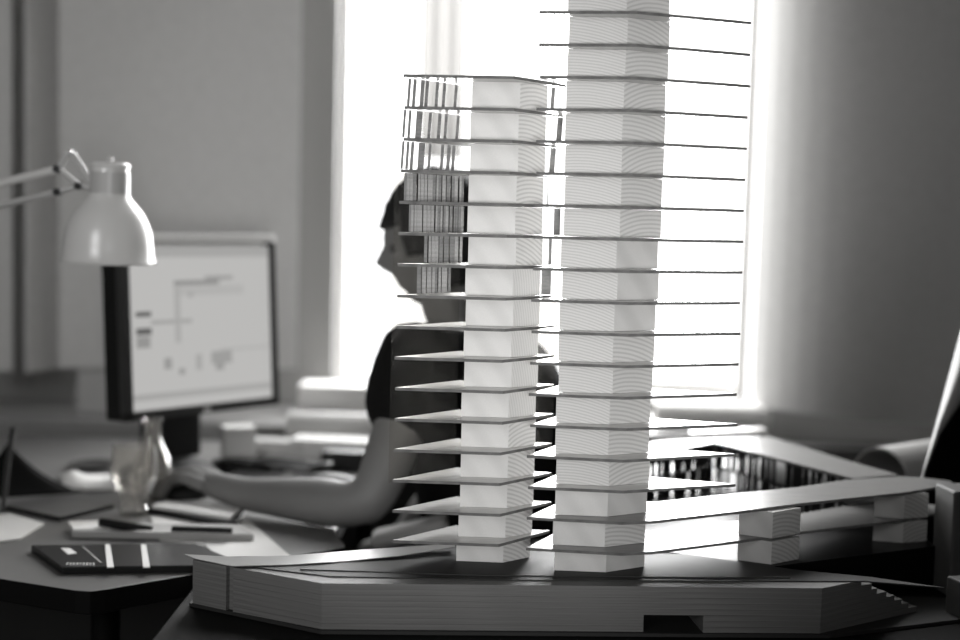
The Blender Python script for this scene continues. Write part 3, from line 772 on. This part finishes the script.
slab('paper_napkin', [(-30, 520), (10, 513), (44, 523), (20, 538), (-30, 545)], DZ, .003, M_paper, 'crumpled white paper at the left edge of the desk', 'paper')
# dark fabric pouch with a stick
def pouch(u, v):
    an_ = u * 2 * math.pi; pc = G(8, 490, DZ)
    R_ = (.085 * (1 - v) + .004 * v) * (1 + .12 * math.sin(an_ * 3 + 1))
    return Vector((pc.x + R_ * math.cos(an_) * (1.0 + .3 * (1 - v) * (math.cos(an_) > 0)), pc.y + R_ * .7 * math.sin(an_), DZ + .001 + .075 * v ** 1.5 ))
tag(MB().sheet(pouch, 30, 8, .002).build('cloth_pouch', M_shirt, smooth=True), 'slumped black cloth pouch at the left edge of the desk', 'pouch')
st = MB().tube([G(3, 510, DZ + .004), P(7, 470, 2.06), P(13, 428, 2.10)], .0042).build('wooden_stick', M_dark, smooth='auto')
tag(st, 'thin dark stick leaning up against the black cloth pouch', 'stick')
# crumpled cloth and bowl
def cloth(u, v):
    p_ = G(60 + 58 * u, 491 - 14 * v, DZ)
    return Vector((p_.x, p_.y, DZ + .004 + .020 * math.sin(math.pi * v) * (0.7 + .3 * math.sin(u * 9)) * math.sin(math.pi * min(1, u * 1.3 + .1))))
tag(MB().sheet(cloth, 20, 10, .002).build('cleaning_cloth', M_paper, smooth=True), 'white crumpled cloth on the desk behind the tablet', 'cloth')
bo = G(93, 468, DZ)
tag(MB().lathe([(.0, 0), (.030, 0), (.045, .008), (.043, .009), (.028, .003), (0, .003)], bo).build('shallow_dish', M_dark, smooth='auto'), 'dark shallow dish on the desk behind the white cloth', 'dish')
# mouse, keyboard, cables and things by the forearm
ms = MB().sphere((MOUSE.x, MOUSE.y, DZ + .004), (.052, .031, .026))
bmesh.ops.bisect_plane(ms.bm, geom=ms.bm.verts[:] + ms.bm.edges[:] + ms.bm.faces[:], plane_co=(0, 0, DZ), plane_no=(0, 0, -1), clear_outer=True)
tag(ms.build('computer_mouse', M_black, smooth=True), 'black computer mouse under the hand', 'mouse')
kb = thing('keyboard', 'black keyboard behind the forearm below the monitor', 'keyboard', G(270, 474, DZ))
kp = [g2(222, 480, DZ + .014), g2(300, 484, DZ + .014), g2(312, 477, DZ + .014), g2(240, 472, DZ + .014)]
MB().prism(kp, DZ, DZ + .014).build('keyboard_case', M_black, kb, bevel=.003)
kk = MB()
for r_ in range(4):
    for c in range(14):
        A_ = lerp(kp[0], kp[1], (c + .6) / 15); B_ = lerp(kp[3], kp[2], (c + .6) / 15); q_ = lerp(A_, B_, (r_ + .6) / 4.4)
        kk.box((q_[0], q_[1], DZ + .0165), (.013, .011, .005), rz=math.atan2(kp[1][1] - kp[0][1], kp[1][0] - kp[0][0]))
kk.build('keys', M_dark, kb)
pb = MB().box((P(238, 452, 2.50).x, 2.50, DZ + .035), (.06, .05, .07), rz=.3).build('paper_box', M_paperm, bevel=.002)
tag(pb, 'small white box on the desk right of the monitor foot', 'box')
gbx = MB().box((P(284, 452, 2.56).x, 2.56, DZ + .018), (.13, .05, .035), rz=-.1).build('card_box', M_paperg, bevel=.002)
tag(gbx, 'grey card box on the desk between two white boxes', 'box')
wb = MB().box((P(318, 455, 2.52).x, 2.52, DZ + .018), (.05, .05, .035), rz=-.1).build('paper_box', M_paperm, bevel=.002)
tag(wb, 'white box on the desk under the white roll and behind the forearm', 'box')
db = MB().box((P(346, 464, 2.46).x, 2.46, DZ + .018), (.085, .05, .036), rz=-.1).build('card_box', M_black, bevel=.002)
tag(db, 'black box on the desk behind the forearm', 'box')
wp = MB().box((P(345, 448, 2.53).x, 2.53, DZ + .0405), (.20, .07, .009), rz=-.12).build('paper_pad', M_paperm, bevel=.001)
tag(wp, 'white paper pad lying on boxes below the thick white roll', 'pad')
# rolls and box by the window
rc0 = P(288, 424, 2.67); rc1 = P(398, 428, 2.67)
rr_ = .036
rc0.z = rc1.z = DZ + rr_ + .003
def roll(name, p_, q_, r_, m, label, th=.003):
    d = (q_ - p_); Lr = d.length
    b = MB().lathe([(r_, 0), (r_, Lr), (r_ - th, Lr), (r_ - th, 0)], close=True, seg=36)
    b.bm.transform(Matrix.Translation(p_) @ d.to_track_quat('Z', 'Y').to_matrix().to_4x4())
    return tag(b.build(name, m, smooth='auto'), label, 'paper roll')
roll('paper_roll', rc0, rc1, rr_, M_paperm, 'thick white paper roll lying across the back of the desk beside the person')
bxw = MB().box((P(352, 392, 3.05).x, 3.07, .757 + .034), (.24, .10, .066)).build('storage_box', M_paper, bevel=.004)
tag(bxw, 'low white box on the window ledge behind the thick white roll', 'box')
wr0 = P(655, 418, 2.95); wr1 = P(768, 418, 2.95); wr0.z = wr1.z = .757 + .030
roll('paper_roll', wr0, wr1, .029, M_paper, 'slim white paper roll at the right end of the window ledge')
lf = MB().box((P(95, 398, 2.95).x, 2.95, .757 + .058), (.075, .02, .11), rx=-.12).build('paper_block', M_paperg, bevel=.002)
tag(lf, 'pale sheet of card leaning on the window ledge left of the monitor', 'card')
t0_ = P(-40, 424, 2.70); t1__ = P(105, 434, 2.64); t0_.z = t1__.z = DZ + .0
# right side: tube, curled sheet, blocks
ta = P(880, 470, 2.10); tb_ = P(1010, 440, 2.34)
rt_ = .054
ta.z = tb_.z = BZ + rt_ + .024
M_tube = mat('tube_paper', .42, .6, .3, .05, 9)
crt = MB().box((0.86, 2.25, BZ + .0115), (.30, .16, .023), rz=.5).build('drawing_folder', M_black, bevel=.002)
tag(crt, 'flat black folder under the wide pale paper roll at the right', 'folder')
roll('paper_roll', ta, tb_, rt_, M_tube, 'wide pale paper roll with a dark open end behind the wing at the right')
cs = thing('curled_sheet', 'large standing sheet of pale paper curling at the right edge, dark inside', 'paper', (P(960, 500, 1.93).x, 1.93, BZ))
Lp = [(1000, 190), (960, 337), (942, 404), (922, 478), (906, 560)]
Ip = [(1035, 290), (962, 402), (939, 435), (925, 470), (907, 562)]
def ipl(L, v):
    t = v * (len(L) - 1); i = min(int(t), len(L) - 2); f = t - i
    return (L[i][0] + (L[i + 1][0] - L[i][0]) * f, L[i][1] + (L[i + 1][1] - L[i][1]) * f)
def outer_(u, v):
    p_, q_ = ipl(Lp, v), ipl(Ip, v)
    Y_ = 1.96 - .05 * u - .02 * math.sin(u * math.pi)
    r_ = P(p_[0] + (q_[0] - p_[0]) * u, p_[1] + (q_[1] - p_[1]) * u, Y_)
    r_.z = max(r_.z, BZ + .0015); return r_
def inner_(u, v):
    q_ = ipl(Ip, v)
    r_ = P(q_[0] + 110 * u, q_[1] - 20 * u, 1.93 + .16 * math.sin(u * math.pi * .6))
    r_.z = max(r_.z, BZ + .0015); return r_
MB().sheet(outer_, 8, 24, .0012).build('sheet', mat('sheet_paper', .22, .6, .3, .05, 9), cs, smooth=True)
MB().sheet(inner_, 12, 24, .0012).build('sheet_inner_shade', M_black, cs, smooth=True)['label'] = 'inner side of the sheet, its shade painted black'  # black colour stands in for the shade inside the curl
M_dimwood = mat('dim_wood', .09, .6, .2, .1, 20)  # wood darkened in colour for the weak light at the right end
zt_ = P(948, 490, 1.72).z
tag(MB().box((P(974, 530, 1.72).x, 1.74, (BZ + zt_) / 2 + .0005), (.070, .06, zt_ - BZ), rz=.08).build('wooden_block', M_dimwood, bevel=.003), 'tall dim wooden block cut by the right edge of the picture', 'block')
tag(MB().box((P(968, 584, 1.62).x + .008, 1.62, BZ + .025), (.045, .05, .048), rz=.3).build('wooden_block', M_dimwood, bevel=.002), 'small low wooden block at the right edge beside the base tip', 'block')

cg = Vector((P(272, 470, 2.36).x, 2.33, DZ))
cb = MB(); pts_ = []
for q in range(60):
    a_ = q * .42; r_ = .045 + .018 * math.sin(q * .9)
    pts_.append((cg.x + r_ * 1.7 * math.cos(a_), cg.y + .03 + r_ * .6 * math.sin(a_), DZ + .006 + .022 * abs(math.sin(q * .37))))
cb.tube(pts_, .0045, 8)
tag(cb.build('cable_bundle', M_black, smooth=True), 'tangled black cable lying on the desk behind the forearm', 'cable')
hp = MB(); hc = Vector((P(325, 476, 2.27).x, 2.27, DZ))
hp.sphere(hc + Vector((0, 0, .006)), (.060, .026, .022), rz=.15)
bmesh.ops.bisect_plane(hp.bm, geom=hp.bm.verts[:] + hp.bm.edges[:] + hp.bm.faces[:], plane_co=(0, 0, DZ), plane_no=(0, 0, -1), clear_outer=True)
tag(hp.build('glasses_case', M_black, smooth=True), 'rounded black glasses case on the desk beside the bend of the elbow', 'case')
